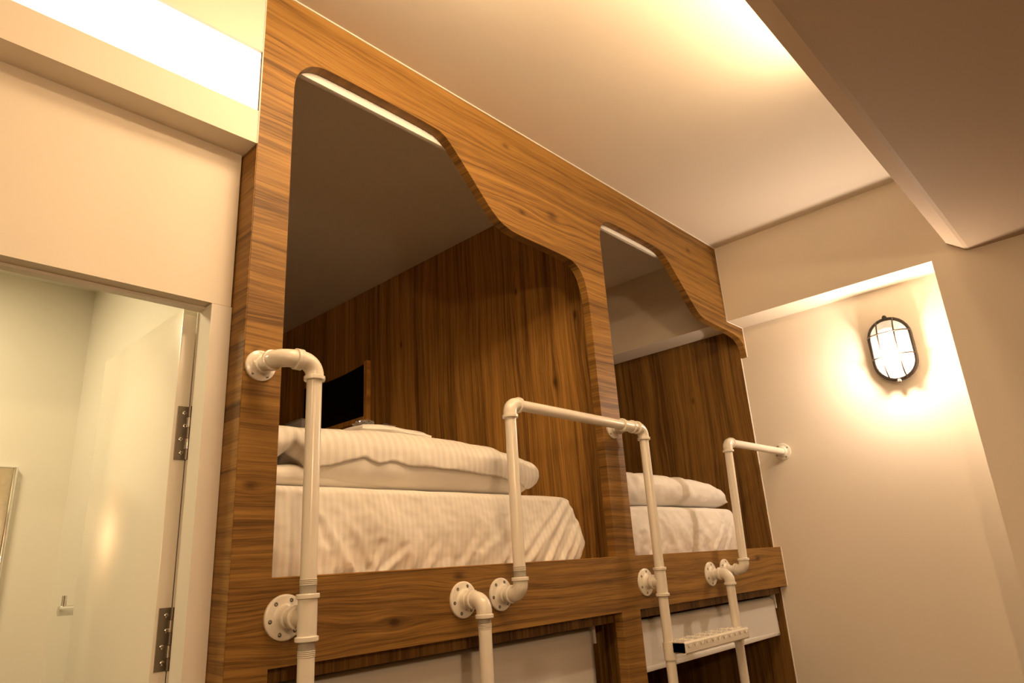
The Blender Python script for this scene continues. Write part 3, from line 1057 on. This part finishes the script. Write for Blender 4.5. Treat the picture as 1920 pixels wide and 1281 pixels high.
# ------------------------------------------------------------------ caged bulkhead lamp on the recessed wall
LY, LZ = -0.604, 2.226
HW, HH = 0.078, 0.128           # half sizes of the stadium outline
wl = thing('bulkhead_lamp', (X2, LY, LZ), 'lit oval bulkhead lamp with a dark wire cage on the recessed end wall', 'lamp')


def stadium(hw, hh, n=14):
    pts = []
    for k in range(n + 1):
        a = PI * k / n
        pts.append((hw * math.cos(a), (hh - hw) + hw * math.sin(a)))
    for k in range(n + 1):
        a = PI + PI * k / n
        pts.append((hw * math.cos(a), -(hh - hw) + hw * math.sin(a)))
    return pts


def stadium_loft(bm, levels, cap0=True, cap1=True):
    """levels: (distance from the wall, half width, half height)"""
    rings = []
    for d, hw, hh in levels:
        rings.append([bm.verts.new((X2 - d, LY + p[0], LZ + p[1])) for p in stadium(hw, hh)])
    for a, b in zip(rings[:-1], rings[1:]):
        n = len(a)
        for k in range(n):
            bm.faces.new((a[k], a[(k + 1) % n], b[(k + 1) % n], b[k]))
    if cap0: bm.faces.new(rings[0])
    if cap1: bm.faces.new(rings[-1][::-1])
    return bm


build('base', stadium_loft(B(), [(0, HW - .004, HH - .004), (.020, HW - .004, HH - .004), (.022, HW - .012, HH - .012)]), M['cage'], wl, 35, label='dark bronze back plate')
bm = stadium_loft(B(), [(.020, HW - .004, HH - .004), (.020, HW + .003, HH + .003), (.034, HW + .003, HH + .003), (.037, HW, HH), (.037, HW - .007, HH - .007), (.020, HW - .007, HH - .007)], False, False)
build('cage_rim', bm, M['cage'], wl, 35, label='dark bronze oval rim')
lv = []
for k in range(10):
    a = PI / 2 * k / 9
    lv.append((.024 + .052 * math.sin(a), (HW - .009) * (0.50 + .50 * math.cos(a)), (HH - .009) * (0.62 + .38 * math.cos(a))))
build('glass', stadium_loft(B(), lv, False, True), M['frost'], wl, 60, label='frosted glowing glass dome')
GD = .024 + .052 + .006


def cage_pt(f, pos, vertical):
    """bar over the dome: f in -1..1 along the bar"""
    a = abs(f)
    dep = .034 + (GD - .034) * (1 - a ** 3.0) ** .6
    return dep


for py in (-.030, .030):
    pts = []
    L = HH - (HW - math.sqrt(HW ** 2 - py ** 2)) + .001
    for k in range(25):
        f = -1 + 2 * k / 24
        pts.append((X2 - cage_pt(f, py, True), LY + py, LZ + f * L))
    build('cage_bar', sweep(B(), pts, .0027, 10), M['cage'], wl, 60)
for pz in (.058, -.036):
    pts = []
    L = HW + .001
    for k in range(21):
        f = -1 + 2 * k / 20
        pts.append((X2 - cage_pt(f, pz, False) - .003, LY + f * L, LZ + pz))
    build('cage_bar', sweep(B(), pts, .0024, 10), M['cage'], wl, 60)
for s in (1, -1):
    bm = lathe(B(), (X2 - .030, LY - .012 * 0, LZ + s * (HH + .004)), (-1, 0, 0), [(0, .008), (.010, .008), (.013, .005), (.013, 0)], 14)
    build('cage_screw', bm, M['chrome'] if s < 0 else M['cage'], wl, 35)
build('lamp_holder', lathe(B(), (X2 - .046, LY, LZ + .066), (0, 0, -1), [(0, .014), (.055, .014), (.064, .012)], 18), M['plastic'], wl, 35)
lamp('bulkhead_glow', 'POINT', (X2 - .104, LY, LZ - .040), P_BULB, BULB, shadow_soft_size=0.020)
lamp('bulkhead_bulb', 'POINT', (X2 - .046, LY, LZ - .030), P_BULB * .4, BULB, shadow_soft_size=0.018)

# ------------------------------------------------------------------ unseen tube added on the soffit face to light the aisle
tl = thing('added_tube_light', (.8, -.88, 2.70), 'unseen lit tube added behind the dropped soffit to light the aisle', 'light')
build('batten', box(B(), .05, 1.30, -.892, -.886, 2.66, 2.74, .002), M['plastic'], tl)
build('tube', sweep(B(), [(.07, -.870, 2.70), (1.28, -.870, 2.70)], .014, 20), M['tube'], tl, 40)

for dx, dy, lb in ((-1.75, -1.25, 'unseen round fixture added in the soffit to brighten the left side'),):
    dl = thing('added_downlight', (dx, dy, ZS), lb, 'light')
    build('bezel', lathe(B(), (dx, dy, ZS), -Z, [(0, .105), (.006, .102), (.008, .094), (.004, .088), (.0, .088)], 32), M['plastic'], dl, 40)
sc = thing('added_sconce', (-.80, FY, 2.10), 'unseen round lamp added on the wall across the aisle to brighten the bunks', 'lamp')
build('back_plate', lathe(B(), (-.80, FY, 2.10), -YN, [(0, .09), (.02, .09), (.024, .08)], 28), M['cage'], sc, 40)
dr = thing('ceiling_lamp', (.20, -.56, ZC), 'round drum lamp on the ceiling in front of the bunks', 'lamp')
build('mount', lathe(B(), (.20, -.56, ZC), -Z, [(0, .10), (.018, .10), (.020, .09)], 32), M['plastic'], dr, 40)
build('drum', lathe(B(), (.20, -.56, ZC - .02), -Z, [(0, .125), (.002, .13), (.058, .13), (.062, .124), (.063, 0)], 40), M['drum'], dr, 40)
# ------------------------------------------------------------------ bathroom fittings
mr = thing('wall_mirror', (-.30, 1.02, 1.5), 'wall mirror with a steel edge on the bathroom back wall', 'mirror')
build('glass', box(B(), -.62, -.0885, 1.018, 1.026, 1.10, 1.8345), M['mirror'], mr)
bm = B()
box(bm, -.0885, -.0785, 1.014, 1.029, 1.09, 1.8375, .002)
box(bm, -.63, -.0885, 1.014, 1.029, 1.8345, 1.8375, .001)
build('frame', bm, M['chrome'], mr, 30, label='bright steel edge')
hk = thing('robe_hook', (.05, .789, 1.461), 'small chrome robe hook on the bathroom side wall', 'hook')
build('rosette', lathe(B(), (.05, .789, 1.461), -X, [(0, .025), (.004, .025), (.006, .023), (.006, 0)], 24), M['chrome'], hk, 35)
build('arm', sweep(B(), [(.044, .789, 1.461), (.004, .789, 1.461)], .012, 20), M['chrome'], hk, 40)
build('peg', sweep(B(), [(.014, .789, 1.466), (.014, .789, 1.496)], .0055, 16), M['chrome'], hk, 40)
